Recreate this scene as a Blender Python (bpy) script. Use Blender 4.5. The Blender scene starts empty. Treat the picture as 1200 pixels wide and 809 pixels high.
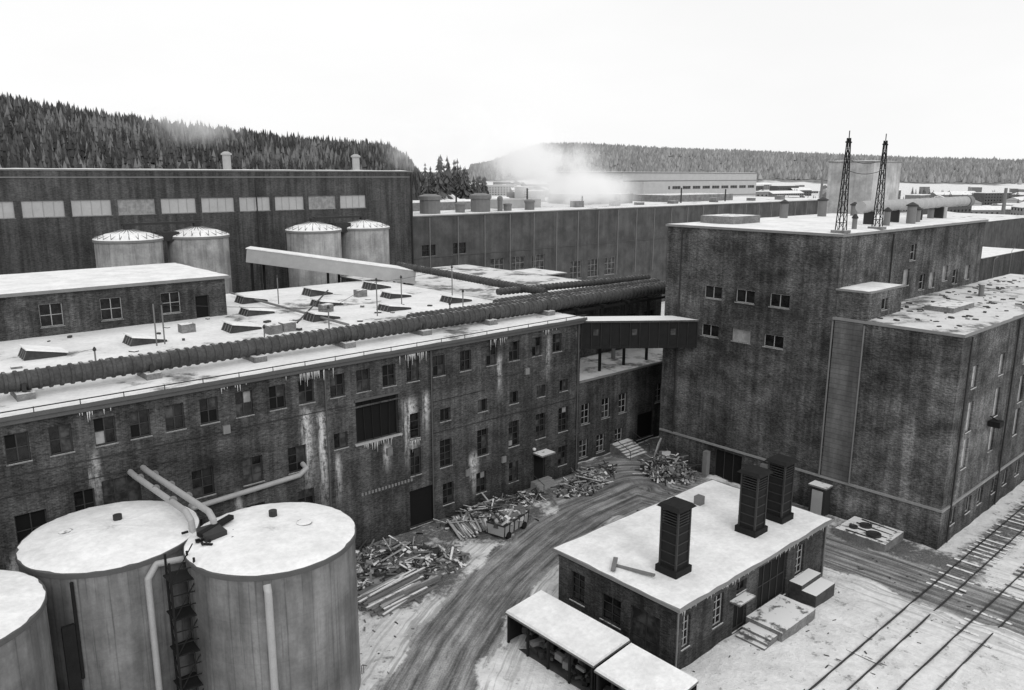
import bpy, math, random
import numpy as np
from mathutils import Vector, Matrix
random.seed(7); rng=np.random.default_rng(7)
S=bpy.context.scene
S.view_settings.view_transform='Standard'; S.view_settings.look='None'; S.view_settings.exposure=0

# ------------------------------------------------------------------ materials
def newmat(name):
    m=bpy.data.materials.new(name); m.use_nodes=True
    nt=m.node_tree; b=nt.nodes["Principled BSDF"]; return m,nt,b
def nd(nt,t,**k):
    n=nt.nodes.new(t)
    for a,v in k.items(): setattr(n,a,v)
    return n
def setin(nt,n,i,v):
    if isinstance(v,bpy.types.NodeSocket): nt.links.new(v,n.inputs[i])
    else: n.inputs[i].default_value=v
def math_(nt,op,a,b=0.0,clamp=False):
    n=nd(nt,'ShaderNodeMath',operation=op,use_clamp=clamp); setin(nt,n,0,a); setin(nt,n,1,b); return n.outputs[0]
def ramp(nt,v,lo,hi,to0=0.0,to1=1.0):
    n=nd(nt,'ShaderNodeMapRange',interpolation_type='SMOOTHSTEP'); setin(nt,n,0,v)
    n.inputs[1].default_value=lo;n.inputs[2].default_value=hi;n.inputs[3].default_value=to0;n.inputs[4].default_value=to1
    return n.outputs[0]
def pos(nt): return nd(nt,'ShaderNodeNewGeometry').outputs['Position']
def scaled(nt,vec,s):
    n=nd(nt,'ShaderNodeVectorMath',operation='MULTIPLY'); setin(nt,n,0,vec); n.inputs[1].default_value=s; return n.outputs[0]
def noise(nt,vec,scale,detail=4,rough=.6):
    n=nd(nt,'ShaderNodeTexNoise'); setin(nt,n,'Vector',vec); n.inputs['Scale'].default_value=scale
    n.inputs['Detail'].default_value=detail; n.inputs['Roughness'].default_value=rough; return n.outputs['Fac']
def mixv(nt,f,a,b):
    n=nd(nt,'ShaderNodeMix',data_type='FLOAT'); setin(nt,n,0,f); setin(nt,n,2,a); setin(nt,n,3,b); return n.outputs[0]
def grey(nt,v):
    n=nd(nt,'ShaderNodeCombineColor')
    for i in range(3): setin(nt,n,i,v)
    return n.outputs[0]
def bump(nt,b,h,strength=.4,dist=.05):
    n=nd(nt,'ShaderNodeBump'); n.inputs['Strength'].default_value=strength; n.inputs['Distance'].default_value=dist
    setin(nt,n,'Height',h); nt.links.new(n.outputs[0],b.inputs['Normal'])
def wallvec(nt):
    p=pos(nt); s=nd(nt,'ShaderNodeSeparateXYZ'); nt.links.new(p,s.inputs[0])
    u=math_(nt,'ADD',s.outputs[0],s.outputs[1])
    c=nd(nt,'ShaderNodeCombineXYZ'); nt.links.new(u,c.inputs[0]); nt.links.new(s.outputs[2],c.inputs[1]); return c.outputs[0],s.outputs[2]

def simple(name,val,rough=.8,var=.25,scale=1.5,metal=0,spec=.3):
    m,nt,b=newmat(name); p=pos(nt)
    n=noise(nt,p,scale,5,.65); n2=noise(nt,p,scale*9,3,.6)
    v=math_(nt,'MULTIPLY',math_(nt,'ADD',math_(nt,'MULTIPLY',n,2*var*.75),math_(nt,'MULTIPLY',n2,2*var*.5)),1.0)
    v=math_(nt,'ADD',v,1-var*1.25); v=math_(nt,'MULTIPLY',v,val)
    nt.links.new(grey(nt,v),b.inputs['Base Color']); b.inputs['Roughness'].default_value=rough; b.inputs['Metallic'].default_value=metal
    b.inputs['Specular IOR Level'].default_value=spec
    bump(nt,b,n2,.25,.03); return m

def brick(name,base,stain=.5,efflo=.0,mott=1.0,runs=()):
    m,nt,b=newmat(name); wv,z=wallvec(nt); p=pos(nt)
    sx=nd(nt,'ShaderNodeSeparateXYZ'); nt.links.new(p,sx.inputs[0])
    bt=nd(nt,'ShaderNodeTexBrick'); setin(nt,bt,'Vector',wv)
    bt.inputs['Color1'].default_value=(base*1.35,)*3+(1,); bt.inputs['Color2'].default_value=(base*.6,)*3+(1,)
    bt.inputs['Mortar'].default_value=(base*1.8,)*3+(1,); bt.inputs['Scale'].default_value=1; bt.inputs['Bias'].default_value=-.1
    bt.inputs['Brick Width'].default_value=.27; bt.inputs['Row Height'].default_value=.09; bt.inputs['Mortar Size'].default_value=.010; bt.inputs['Mortar Smooth'].default_value=.3
    bw=nd(nt,'ShaderNodeRGBToBW'); nt.links.new(bt.outputs['Color'],bw.inputs[0]); v=bw.outputs[0]
    lo=noise(nt,p,.09,4,.6); mid=noise(nt,scaled(nt,wv,(.8,1.0,1)),.42,7,.72); fine=noise(nt,scaled(nt,wv,(4.2,8,1)),1.0,3,.75)
    v=math_(nt,'MULTIPLY',v,ramp(nt,lo,.3,.7,1-.5*stain,1+.6*stain))
    v=math_(nt,'MULTIPLY',v,ramp(nt,mid,.3,.72,1-.38*mott,1+.6*mott))
    v=math_(nt,'MULTIPLY',v,ramp(nt,fine,.3,.7,1-.32*mott,1+.45*mott))
    st=noise(nt,scaled(nt,wv,(1.1,.06,1)),1.0,5,.7)
    v=math_(nt,'MULTIPLY',v,ramp(nt,st,.35,.68,.65,1.4))
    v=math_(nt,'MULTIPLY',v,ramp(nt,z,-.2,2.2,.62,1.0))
    e2=noise(nt,scaled(nt,wv,(2.6,.30,1)),1.0,7,.78); e3=noise(nt,p,2.4,6,.8)
    if efflo>0:
        e=noise(nt,scaled(nt,wv,(.33,.045,1)),1.0,6,.65)
        f=math_(nt,'MULTIPLY',ramp(nt,e,.56,.74),ramp(nt,e2,.45,.68),True)
        f=math_(nt,'MULTIPLY',f,math_(nt,'MULTIPLY',ramp(nt,e3,.38,.62),efflo),True)
        v=mixv(nt,f,v,.34)
    tot=None
    for (a,wd,zt,zb,k) in runs:   # lime and ice running down from leaking gutters
        dx=math_(nt,'ABSOLUTE',math_(nt,'SUBTRACT',math_(nt,'ADD',sx.outputs[0],math_(nt,'MULTIPLY',math_(nt,'SUBTRACT',e2,.5),2.2*wd+.5)),a))
        f=math_(nt,'MULTIPLY',ramp(nt,dx,0,wd*1.25,1,0),math_(nt,'MULTIPLY',ramp(nt,z,zb,zb+(zt-zb)*.7),ramp(nt,z,zt-1.2,zt,1,0)))
        f=math_(nt,'MULTIPLY',f,math_(nt,'MULTIPLY',ramp(nt,math_(nt,'ADD',math_(nt,'MULTIPLY',e2,.5),math_(nt,'MULTIPLY',e3,.5)),.40,.58),k*1.1),True)
        tot=f if tot is None else math_(nt,'MAXIMUM',tot,f)
    if tot is not None: v=mixv(nt,tot,v,.62)
    nt.links.new(grey(nt,v),b.inputs['Base Color']); b.inputs['Roughness'].default_value=.9; b.inputs['Specular IOR Level'].default_value=.12
    bump(nt,b,fine,.5,.05); return m

def snowmat(name,white=.8,dark=.14,thr=.62,scale=.3,soft=.08):
    m,nt,b=newmat(name); p=pos(nt)
    n=noise(nt,p,scale,7,.68); n2=noise(nt,p,scale*.35,3,.5); f=noise(nt,p,3.0,4,.6)
    k=ramp(nt,math_(nt,'ADD',math_(nt,'MULTIPLY',n,.75),math_(nt,'MULTIPLY',n2,.25)),thr,thr+soft)
    w=math_(nt,'MULTIPLY',ramp(nt,f,.3,.7,.93,1.04),white); w=math_(nt,'MULTIPLY',w,ramp(nt,n,.3,.7,1.05,.84))
    v=mixv(nt,k,w,math_(nt,'MULTIPLY',ramp(nt,f,.3,.7,.6,1.5),dark))
    nt.links.new(grey(nt,v),b.inputs['Base Color']); b.inputs['Roughness'].default_value=.85; b.inputs['Specular IOR Level'].default_value=.2
    bump(nt,b,math_(nt,'ADD',n,math_(nt,'MULTIPLY',f,.3)),.5,.25); return m

def snowtop(name,val,snow=.75,thr=.8,nthr=.5,rough=.6,var=.3):
    """dark surface carrying snow on faces that look up"""
    m,nt,b=newmat(name); g=nd(nt,'ShaderNodeNewGeometry'); p=g.outputs['Position']
    s=nd(nt,'ShaderNodeSeparateXYZ'); nt.links.new(g.outputs['Normal'],s.inputs[0])
    n=noise(nt,p,1.2,5,.65); n2=noise(nt,p,7,3,.6)
    v=math_(nt,'MULTIPLY',ramp(nt,n,.25,.75,1-var,1+var),math_(nt,'MULTIPLY',ramp(nt,n2,.3,.7,.8,1.2),val))
    f=math_(nt,'MULTIPLY',ramp(nt,s.outputs[2],thr,thr+.12),ramp(nt,n,nthr-.06,nthr+.06))
    v=mixv(nt,f,v,snow); nt.links.new(grey(nt,v),b.inputs['Base Color']); b.inputs['Roughness'].default_value=rough
    b.inputs['Specular IOR Level'].default_value=.25; return m

def cladding(name,val,w=1.0,seam=.6,streak=.3,rough=.5,horizontal=False,cyl=None):
    m,nt,b=newmat(name); wv,z=wallvec(nt); p=pos(nt)
    if cyl:
        s=nd(nt,'ShaderNodeSeparateXYZ'); nt.links.new(p,s.inputs[0])
        ang=math_(nt,'ARCTAN2',math_(nt,'SUBTRACT',s.outputs[1],cyl[1]),math_(nt,'SUBTRACT',s.outputs[0],cyl[0]))
        u=math_(nt,'MULTIPLY',ang,cyl[2])
        c=nd(nt,'ShaderNodeCombineXYZ'); nt.links.new(u,c.inputs[0]); nt.links.new(z,c.inputs[1]); wv=c.outputs[0]
    s=nd(nt,'ShaderNodeSeparateXYZ'); nt.links.new(wv,s.inputs[0])
    fr=math_(nt,'FRACT',math_(nt,'MULTIPLY',s.outputs[1 if horizontal else 0],1/w))
    d=math_(nt,'ABSOLUTE',math_(nt,'SUBTRACT',fr,.5)); k=ramp(nt,d,.46 if cyl else .40,.5,1,seam)
    if cyl:
        fl=math_(nt,'FLOOR',math_(nt,'MULTIPLY',s.outputs[0],1/w)); wn=nd(nt,'ShaderNodeTexWhiteNoise',noise_dimensions='1D'); nt.links.new(fl,wn.inputs['W'])
        k=math_(nt,'MULTIPLY',k,ramp(nt,wn.outputs['Value'],0,1,.92,1.08))
        zf=math_(nt,'FRACT',math_(nt,'MULTIPLY',z,1/2.4)); zd=math_(nt,'ABSOLUTE',math_(nt,'SUBTRACT',zf,.5)); k=math_(nt,'MULTIPLY',k,ramp(nt,zd,.485,.5,1,.88))
    st=noise(nt,scaled(nt,wv,(.9,.07,1)),1,6,.6); n2=noise(nt,p,.35,5,.65); n3=noise(nt,p,5,4,.7)
    v=math_(nt,'MULTIPLY',k,ramp(nt,st,.3,.7,1-streak,1+streak)); v=math_(nt,'MULTIPLY',v,ramp(nt,n2,.3,.7,.72,1.28)); v=math_(nt,'MULTIPLY',v,ramp(nt,n3,.3,.7,.90,1.10))
    if cyl:  # thin dirty trickles
        tr=noise(nt,scaled(nt,wv,(5.5,.12,1)),1,4,.6); v=math_(nt,'MULTIPLY',v,ramp(nt,tr,.56,.66,1,.66))
    v=math_(nt,'MULTIPLY',v,val); nt.links.new(grey(nt,v),b.inputs['Base Color']); b.inputs['Roughness'].default_value=rough
    b.inputs['Specular IOR Level'].default_value=.35
    bump(nt,b,k,.4,.03); return m

M={}
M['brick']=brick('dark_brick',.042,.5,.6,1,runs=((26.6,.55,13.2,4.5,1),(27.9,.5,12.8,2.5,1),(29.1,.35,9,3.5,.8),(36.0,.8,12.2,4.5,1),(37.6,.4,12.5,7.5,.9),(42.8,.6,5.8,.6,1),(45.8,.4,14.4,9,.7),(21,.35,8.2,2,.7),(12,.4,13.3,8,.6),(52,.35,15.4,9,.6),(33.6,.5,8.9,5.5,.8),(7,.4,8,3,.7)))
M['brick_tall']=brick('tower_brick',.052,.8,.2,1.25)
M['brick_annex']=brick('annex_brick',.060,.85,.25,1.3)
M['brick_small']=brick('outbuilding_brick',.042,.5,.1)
M['brick_hall']=brick('hall_brick',.052,.25,0,.4)
M['strip']=cladding('striped_masonry',.11,.45,.55,.3,.9,True)
M['hall2']=cladding('panelled_hall_wall',.078,6.4,.8,.15,.9)
M['roofsnow']=snowmat('roof_snow',.80,.17,.555,.22,.08)
M['roofsnow_clean']=snowmat('clean_roof_snow',.85,.3,.67,.5,.12)
M['roofsnow_dirty']=snowmat('dirty_roof_snow',.68,.14,.50,.35,.1)
M['concrete']=simple('concrete',.26,.9,.3,.8)
M['trim']=simple('grey_trim',.20,.8,.35)
M['trim_d']=simple('dark_trim',.09,.8,.35)
M['darkmetal']=simple('dark_steel',.03,.55,.4,2)
M['rust']=simple('sooty_steel',.016,.8,.6,2,0,.15)
M['lightmetal']=simple('light_metal',.36,.5,.3,1)
M['midmetal']=simple('mid_metal',.16,.5,.35,1.5)
M['white']=simple('white_paint',.62,.6,.2)
M['wood']=simple('weathered_timber',.16,.9,.5,.6)
M['wood2']=simple('pale_timber',.36,.9,.4,.6)
M['junk']=simple('dark_rubble',.06,.95,.7,1.2)
M['frame_d']=simple('dark_window_frame',.04,.7,.4)
M['frame_l']=simple('pale_window_frame',.32,.7,.3)
M['panel']=simple('opal_window_panel',.44,.5,.25,.5)
M['void']=simple('dark_interior',.006,.95,.3)
M['pipe']=snowtop('insulated_pipe',.06,.55,.92,.52,.6)
M['snowy_dark']=snowtop('snow_capped_dark_metal',.05,.8,.6,.25,.7)
M['snowy_mid']=snowtop('snow_capped_concrete',.18,.76,.7,.42,.8)
def glass(name,v,r,lo=.5,hi=2.0):
    m,nt,b=newmat(name); n=noise(nt,pos(nt),1.7,3)
    nt.links.new(grey(nt,math_(nt,'MULTIPLY',ramp(nt,n,.35,.7,lo,hi),v)),b.inputs['Base Color']); b.inputs['Roughness'].default_value=r
    b.inputs['Specular IOR Level'].default_value=.3; return m
M['glass']=glass('window_glass',.010,.18); M['glass2']=glass('dusty_glass',.04,.5); M['glass3']=glass('pale_glass',.28,.5,.8,1.25)

# ------------------------------------------------------------------ mesh helpers
class MB:
    def __init__(s): s.v=[];s.f=[];s.m=[];s.mats=[]
    def mi(s,mat):
        if mat not in s.mats: s.mats.append(mat)
        return s.mats.index(mat)
    def quad(s,pts,mat):
        i=len(s.v); s.v+= [tuple(p) for p in pts]; s.f.append(tuple(range(i,i+len(pts)))); s.m.append(s.mi(mat))
    def hexa(s,c,mat):
        i=len(s.v); s.v+=[tuple(p) for p in c]; k=s.mi(mat)
        for q in ((3,2,1,0),(4,5,6,7),(0,1,5,4),(1,2,6,5),(2,3,7,6),(3,0,4,7)):
            s.f.append(tuple(i+j for j in q)); s.m.append(k)
    def box(s,x0,x1,y0,y1,z0,z1,mat):
        s.hexa([(x0,y0,z0),(x1,y0,z0),(x1,y1,z0),(x0,y1,z0),(x0,y0,z1),(x1,y0,z1),(x1,y1,z1),(x0,y1,z1)],mat)
    def rbox(s,c,size,R,mat):
        hx,hy,hz=[q/2 for q in size]; c=Vector(c)
        s.hexa([c+R@Vector(p) for p in ((-hx,-hy,-hz),(hx,-hy,-hz),(hx,hy,-hz),(-hx,hy,-hz),(-hx,-hy,hz),(hx,-hy,hz),(hx,hy,hz),(-hx,hy,hz))],mat)
    def beam(s,p0,p1,w,h,mat):
        p0=Vector(p0);p1=Vector(p1);d=p1-p0; R=d.to_track_quat('X','Z').to_matrix(); s.rbox((p0+p1)/2,(d.length,w,h),R,mat)
    def lathe(s,p0,d,prof,n,mat,cap=True):
        """prof: list of (t along d, radius)"""
        p0=Vector(p0); d=Vector(d).normalized(); R=d.to_track_quat('Z','Y').to_matrix(); i0=len(s.v); k=s.mi(mat)
        for t,r in prof:
            for j in range(n):
                a=2*math.pi*j/n; s.v.append(tuple(p0+R@Vector((r*math.cos(a),r*math.sin(a),t))))
        for q in range(len(prof)-1):
            for j in range(n):
                a=i0+q*n+j;b=i0+q*n+(j+1)%n; s.f.append((a,b,b+n,a+n)); s.m.append(k)
        if cap:
            s.f.append(tuple(i0+j for j in range(n))[::-1]); s.m.append(k)
            s.f.append(tuple(i0+(len(prof)-1)*n+j for j in range(n))); s.m.append(k)
    def cyl(s,p0,p1,r,mat,n=14,r1=None):
        d=Vector(p1)-Vector(p0); s.lathe(p0,d,[(0,r),(d.length,r if r1 is None else r1)],n,mat)
    def obj(s,name,parent=None,smooth=False):
        me=bpy.data.meshes.new(name); me.from_pydata(s.v,[],s.f)
        for m in s.mats: me.materials.append(M[m] if isinstance(m,str) else m)
        me.polygons.foreach_set('material_index',s.m)
        if smooth: 
            me.polygons.foreach_set('use_smooth',[True]*len(s.f))
            try: me.set_sharp_from_angle(angle=math.radians(40))
            except Exception: pass
        me.update(); o=bpy.data.objects.new(name,me); bpy.context.collection.objects.link(o)
        if parent:
            o.parent=parent; o.matrix_parent_inverse=Matrix.Translation(-parent.location)
        return o
def group(name,loc):
    e=bpy.data.objects.new(name,None); e.location=loc; bpy.context.collection.objects.link(e); return e

def wall(mb,p0,p1,z0,z1,holes,n_in,mat,depth=.28):
    """wall with real openings; holes (s0,s1,za,zb)"""
    p0=Vector(p0);p1=Vector(p1);L=(p1-p0).length;d=(p1-p0)/L;n=Vector(n_in)
    P=lambda s,z,k=0:(p0.x+d.x*s+n.x*k,p0.y+d.y*s+n.y*k,z)
    ss=sorted(set([0,L]+[round(h[i],3) for h in holes for i in (0,1)])); zs=sorted(set([z0,z1]+[round(h[i],3) for h in holes for i in (2,3)]))
    for i in range(len(ss)-1):
        for j in range(len(zs)-1):
            sc=(ss[i]+ss[i+1])/2; zc=(zs[j]+zs[j+1])/2
            hole=any(h[0]<sc<h[1] and h[2]<zc<h[3] for h in holes)
            if not hole:
                mb.quad([P(ss[i],zs[j]),P(ss[i+1],zs[j]),P(ss[i+1],zs[j+1]),P(ss[i],zs[j+1])],mat)
    for a,b,c,e in holes:
        for q in (((a,c),(b,c)),((b,c),(b,e)),((b,e),(a,e)),((a,e),(a,c))):
            (sa,za),(sb,zb)=q; mb.quad([P(sa,za),P(sa,za,depth),P(sb,zb,depth),P(sb,zb)],mat)
def winfill(mb,p0,p1,n_in,h,nx=2,nz=3,frame='frame_d',gl=None,depth=.2,sill=True,fw=.07):
    p0=Vector(p0);p1=Vector(p1);d=(p1-p0).normalized();n=Vector(n_in); a,b,c,e=h
    P=lambda s,z,k:Vector((p0.x+d.x*s+n.x*k,p0.y+d.y*s+n.y*k,z))
    def bx(s0,s1,za,zb,k0,k1,mat):
        mb.hexa([P(s0,za,k0),P(s1,za,k0),P(s1,za,k1),P(s0,za,k1),P(s0,zb,k0),P(s1,zb,k0),P(s1,zb,k1),P(s0,zb,k1)],mat)
    pick=random.random()
    for i in range(nx):
        for j in range(nz):
            g=gl or random.choices(['glass','glass2','glass3','void'],[7,3 if pick<.8 else 8,.15 if pick<.85 else 2.5,2])[0]
            s0=a+(b-a)*i/nx;s1=a+(b-a)*(i+1)/nx;za=c+(e-c)*j/nz;zb=c+(e-c)*(j+1)/nz
            t=random.uniform(-.012,.012)
            mb.quad([P(s0,za,depth+.03),P(s1,za,depth+.03+t),P(s1,zb,depth+.03-t),P(s0,zb,depth+.03)],g)
    w=fw
    bx(a,a+w,c,e,depth-.03,depth+.02,frame);bx(b-w,b,c,e,depth-.03,depth+.02,frame)
    bx(a+w,b-w,c,c+w,depth-.03,depth+.02,frame);bx(a+w,b-w,e-w,e,depth-.03,depth+.02,frame)
    for i in range(1,nx): s=a+(b-a)*i/nx; bx(s-w/2,s+w/2,c+w,e-w,depth-.025,depth+.015,frame)
    for j in range(1,nz): z=c+(e-c)*j/nz; bx(a+w,b-w,z-w*.4,z+w*.4,depth-.02,depth+.01,frame)
    if sill: bx(a-.06,b+.06,c-.08,c-.003,-.06,depth-.04,'snowy_mid')
def shell(name,loc,x0,x1,y0,y1,z0,z1,holes,mat,roofmat='roofsnow',sides='SWNE',over=.25,rt=.28,edge='trim'):
    g=group(name,loc); w=MB();win=MB()
    sd={'S':((x0,y0),(x1,y0),(0,1)),'W':((x0,y0),(x0,y1),(1,0)),'N':((x0,y1),(x1,y1),(0,-1)),'E':((x1,y0),(x1,y1),(-1,0))}
    for k in sides:
        a,b,n=sd[k]; hs=holes.get(k,[])
        wall(w,a,b,z0,z1,[h[0] for h in hs],n,mat)
        for h in hs: winfill(win,a,b,n,*h)
    w.obj('walls',g)
    if win.v: win.obj('windows',g)
    r=MB(); r.box(x0-over,x1+over,y0-over,y1+over,z1+.002,z1+rt*.55,edge)
    r.obj('roof_slab',g)
    sn=MB(); roofsheet(sn,x0-over+.05,x1+over-.05,y0-over+.05,y1+over-.05,z1+rt*.55+.004,.10,roofmat); sn.obj('roof_snow',g,True)
    return g
def roofsheet(mb,x0,x1,y0,y1,z,th,mat):
    nx=max(4,int((x1-x0)/1.0));ny=max(4,int((y1-y0)/1.0)); nx=min(nx,90);ny=min(ny,60); i0=len(mb.v);k=mb.mi(mat)
    for j in range(ny+1):
        for i in range(nx+1):
            e=i in(0,nx) or j in (0,ny)
            x=x0+(x1-x0)*i/nx; y=y0+(y1-y0)*j/ny
            if e:
                if i==0: x+=abs(random.gauss(0,.09))
                if i==nx: x-=abs(random.gauss(0,.09))
                if j==0: y+=abs(random.gauss(0,.09))
                if j==ny: y-=abs(random.gauss(0,.09))
            mb.v.append((x,y,z if e else z+th*(.75+.5*math.sin(x*.7+y*.4)*math.sin(y*.9-x*.2)*.6)+random.uniform(-.015,.015)))
    for j in range(ny):
        for i in range(nx):
            a=i0+j*(nx+1)+i; mb.f.append((a,a+1,a+nx+2,a+nx+1)); mb.m.append(k)

# ------------------------------------------------------------------ ground & terrain
def growth(lo,hi,step,far,g=1.09):
    c=list(np.arange(lo,hi+1e-6,step)); s=step;x=hi
    while x<far: s*=g; x+=s; c.append(x)
    s=step;x=lo
    while x>-far: s*=g;x-=s;c.insert(0,x)
    return np.array(c)
def interp(x,xs,ys): return np.interp(x,xs,ys)
def sm(t): t=np.clip(t,0,1); return t*t*(3-2*t)
def terrain(x,y):
    xr=.7427*x-.6696*y; yr=.6696*x+.7427*y
    az=np.degrees(np.arctan2(xr,yr)); r=np.hypot(xr,yr)
    H1=interp(az,[-90,-60,-45,-32.3,-30,-27,-24,-17.5,-9,-7.4,-6,-4,0,180],[50,65,72,75,70,64,60,53,46,36,10,2,0,0])
    z1=H1*sm((r-330)/400.)*(1+.04*np.sin(x*.011)*np.sin(y*.013))
    H2=interp(az,[-180,-20,-8,-4,-1.5,.2,2,5,9,17,26,33,60,180],[0,24,28,36,56,84,108,108,98,84,66,56,50,50])
    z2=H2*sm((r-1350)/1100.)
    return np.maximum(z1,z2)
xs=growth(-4,112,.36,6500); ys=growth(0,62,.36,6500)
X,Y=np.meshgrid(xs,ys)
def segd(X,Y,pl):
    D=np.full(X.shape,1e9)
    for (ax,ay),(bx,by) in zip(pl[:-1],pl[1:]):
        dx,dy=bx-ax,by-ay; t=np.clip(((X-ax)*dx+(Y-ay)*dy)/(dx*dx+dy*dy),0,1)
        D=np.minimum(D,np.hypot(X-ax-t*dx,Y-ay-t*dy))
    return D
road1=[(8,22),(17,28.8),(24.2,34.1),(28.2,36.9),(31.8,38.9),(36,41.0),(40.9,42.8),(45,44.1),(49.4,45),(58,45.3)]
road2=[(60.5,-40),(59.6,13),(59.1,26),(58.6,38),(57,45.3)]
d1=segd(X,Y,road1);d2=segd(X,Y,road2)
wob=.45*np.sin(X*.9+Y*.6)+.3*np.sin(X*2.1-Y*1.3)
dr=np.minimum(d1-2.5,d2-2.7)+wob*.8
yard=np.hypot((X-58)/1.3,(Y-46.5))-6.5+wob
dr=np.minimum(dr,yard)
roadm=sm((1.2-dr)/2.0)
rut=np.zeros_like(X)
for d in (d1,d2):
    for c in (.9,2.2): rut=np.maximum(rut,np.exp(-((d-c+.15*wob)/.28)**2))
fac=sm((6.5-(52.5-Y)+wob*1.5)/4.0)*(X>24)*(Y<54)
deb=np.maximum.reduce([sm(1.4-np.hypot(X-a,Y-b)/r) for a,b,r in ((31,47.5,7),(43,49,6),(53,49,6),(63,46,5),(34,29,4),(63,25,5),(63,33,5),(63,20,4))])
tr=np.maximum(np.exp(-((Y-18.3)/2.2)**2)*(X>58),0)*.7
dirt=np.clip(np.maximum.reduce([fac*.75,deb*.8,tr]),0,1)
near=sm((140-np.hypot(X-50,Y-30))/60)
Zg=terrain(X,Y)+near*(.06*np.sin(X*1.1)*np.sin(Y*1.3)+.04*np.sin(X*2.7+Y)*np.sin(Y*2.2)+.03)*(1-roadm)
Zg+=near*.14*np.exp(-((dr-.9)/.7)**2)*(.6+.4*np.sin(X*1.7+Y*2.3)) - .05*rut*roadm*near
ny_,nx_=X.shape
verts=np.stack([X.ravel(),Y.ravel(),Zg.ravel()],1)
idx=np.arange(nx_*ny_).reshape(ny_,nx_)
F=np.stack([idx[:-1,:-1],idx[:-1,1:],idx[1:,1:],idx[1:,:-1]],-1).reshape(-1,4)
me=bpy.data.meshes.new('ground'); me.vertices.add(len(verts)); me.vertices.foreach_set('co',verts.ravel())
me.loops.add(F.size); me.loops.foreach_set('vertex_index',F.ravel().astype(np.int32))
me.polygons.add(len(F)); me.polygons.foreach_set('loop_start',np.arange(0,F.size,4,dtype=np.int32)); me.polygons.foreach_set('loop_total',np.full(len(F),4,dtype=np.int32))
me.update(calc_edges=True); me.validate()
me.polygons.foreach_set('use_smooth',[True]*len(F))
forest=sm((Zg-9)/10)
def fattr(n,a):
    q=me.attributes.new(n,'FLOAT','POINT'); q.data.foreach_set('value',np.ascontiguousarray(a.ravel(),dtype=np.float32))
fattr('forest',forest);fattr('road',roadm);fattr('dirt',dirt);fattr('rut',rut*roadm);fattr('lat',np.minimum(np.minimum(d1,d2),60)); fattr('edge',np.exp(-np.maximum(dr,0)/3.4))
g=bpy.data.objects.new('ground',me); bpy.context.collection.objects.link(g)
m,nt,b=newmat('snowy_ground'); p=pos(nt)
A=lambda n: nd(nt,'ShaderNodeAttribute',attribute_name=n).outputs['Fac']
fo=A('forest');road_a=A('road');dirt_a=A('dirt');rut_a=A('rut');lat=A('lat');edge_a=A('edge')
n1=noise(nt,p,.45,7,.7); n2=noise(nt,p,2.2,6,.7); n3=noise(nt,p,9,3,.6); nfar=noise(nt,p,.012,6,.6)
sp_=nd(nt,'ShaderNodeSeparateXYZ'); nt.links.new(p,sp_.inputs[0])
cc=nd(nt,'ShaderNodeCombineXYZ'); nt.links.new(math_(nt,'MULTIPLY',lat,2.6),cc.inputs[0]); nt.links.new(math_(nt,'MULTIPLY',sp_.outputs[0],.12),cc.inputs[1]); nt.links.new(math_(nt,'MULTIPLY',sp_.outputs[1],.12),cc.inputs[2])
stre=noise(nt,cc.outputs[0],1.0,5,.65)
snow=math_(nt,'MULTIPLY',ramp(nt,n2,.3,.7,.86,1.05),math_(nt,'MULTIPLY',ramp(nt,n1,.3,.7,1.04,.88),.80))
road=math_(nt,'MULTIPLY',ramp(nt,n1,.3,.7,.8,1.3),math_(nt,'MULTIPLY',ramp(nt,n3,.3,.7,.8,1.25),.21))
road=math_(nt,'MULTIPLY',road,ramp(nt,stre,.32,.68,.5,1.8))
road=math_(nt,'MULTIPLY',road,math_(nt,'SUBTRACT',1,math_(nt,'MULTIPLY',rut_a,.35)))
dirtc=math_(nt,'MULTIPLY',ramp(nt,n3,.3,.7,.6,1.4),.13)
v=snow
basepatch=ramp(nt,math_(nt,'ADD',math_(nt,'MULTIPLY',n1,.55),math_(nt,'MULTIPLY',n2,.45)),.53,.64,0,.8)
v=mixv(nt,basepatch,v,dirtc)
tracks=math_(nt,'MULTIPLY',ramp(nt,stre,.48,.6),math_(nt,'MULTIPLY',edge_a,.7)); v=mixv(nt,tracks,v,.22)
df=ramp(nt,math_(nt,'ADD',math_(nt,'MULTIPLY',dirt_a,.55),math_(nt,'ADD',math_(nt,'MULTIPLY',n1,.45),math_(nt,'MULTIPLY',n2,.55))),.70,.92)
v=mixv(nt,df,v,dirtc)
rf=ramp(nt,math_(nt,'ADD',road_a,math_(nt,'SUBTRACT',math_(nt,'MULTIPLY',n2,1.1),.55)),.35,.65)
v=mixv(nt,rf,v,road)
ff=ramp(nt,math_(nt,'ADD',fo,math_(nt,'SUBTRACT',nfar,.5)),.4,.6)
fcol=math_(nt,'MULTIPLY',ramp(nt,noise(nt,p,.06,6,.8),.3,.7,.5,1.7),.17)
v=mixv(nt,ff,v,fcol)
nt.links.new(grey(nt,v),b.inputs['Base Color']); b.inputs['Roughness'].default_value=.9; b.inputs['Specular IOR Level'].default_value=.15
bump(nt,b,math_(nt,'ADD',n2,math_(nt,'MULTIPLY',n3,.4)),.7,.15)
me.materials.append(m)

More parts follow.
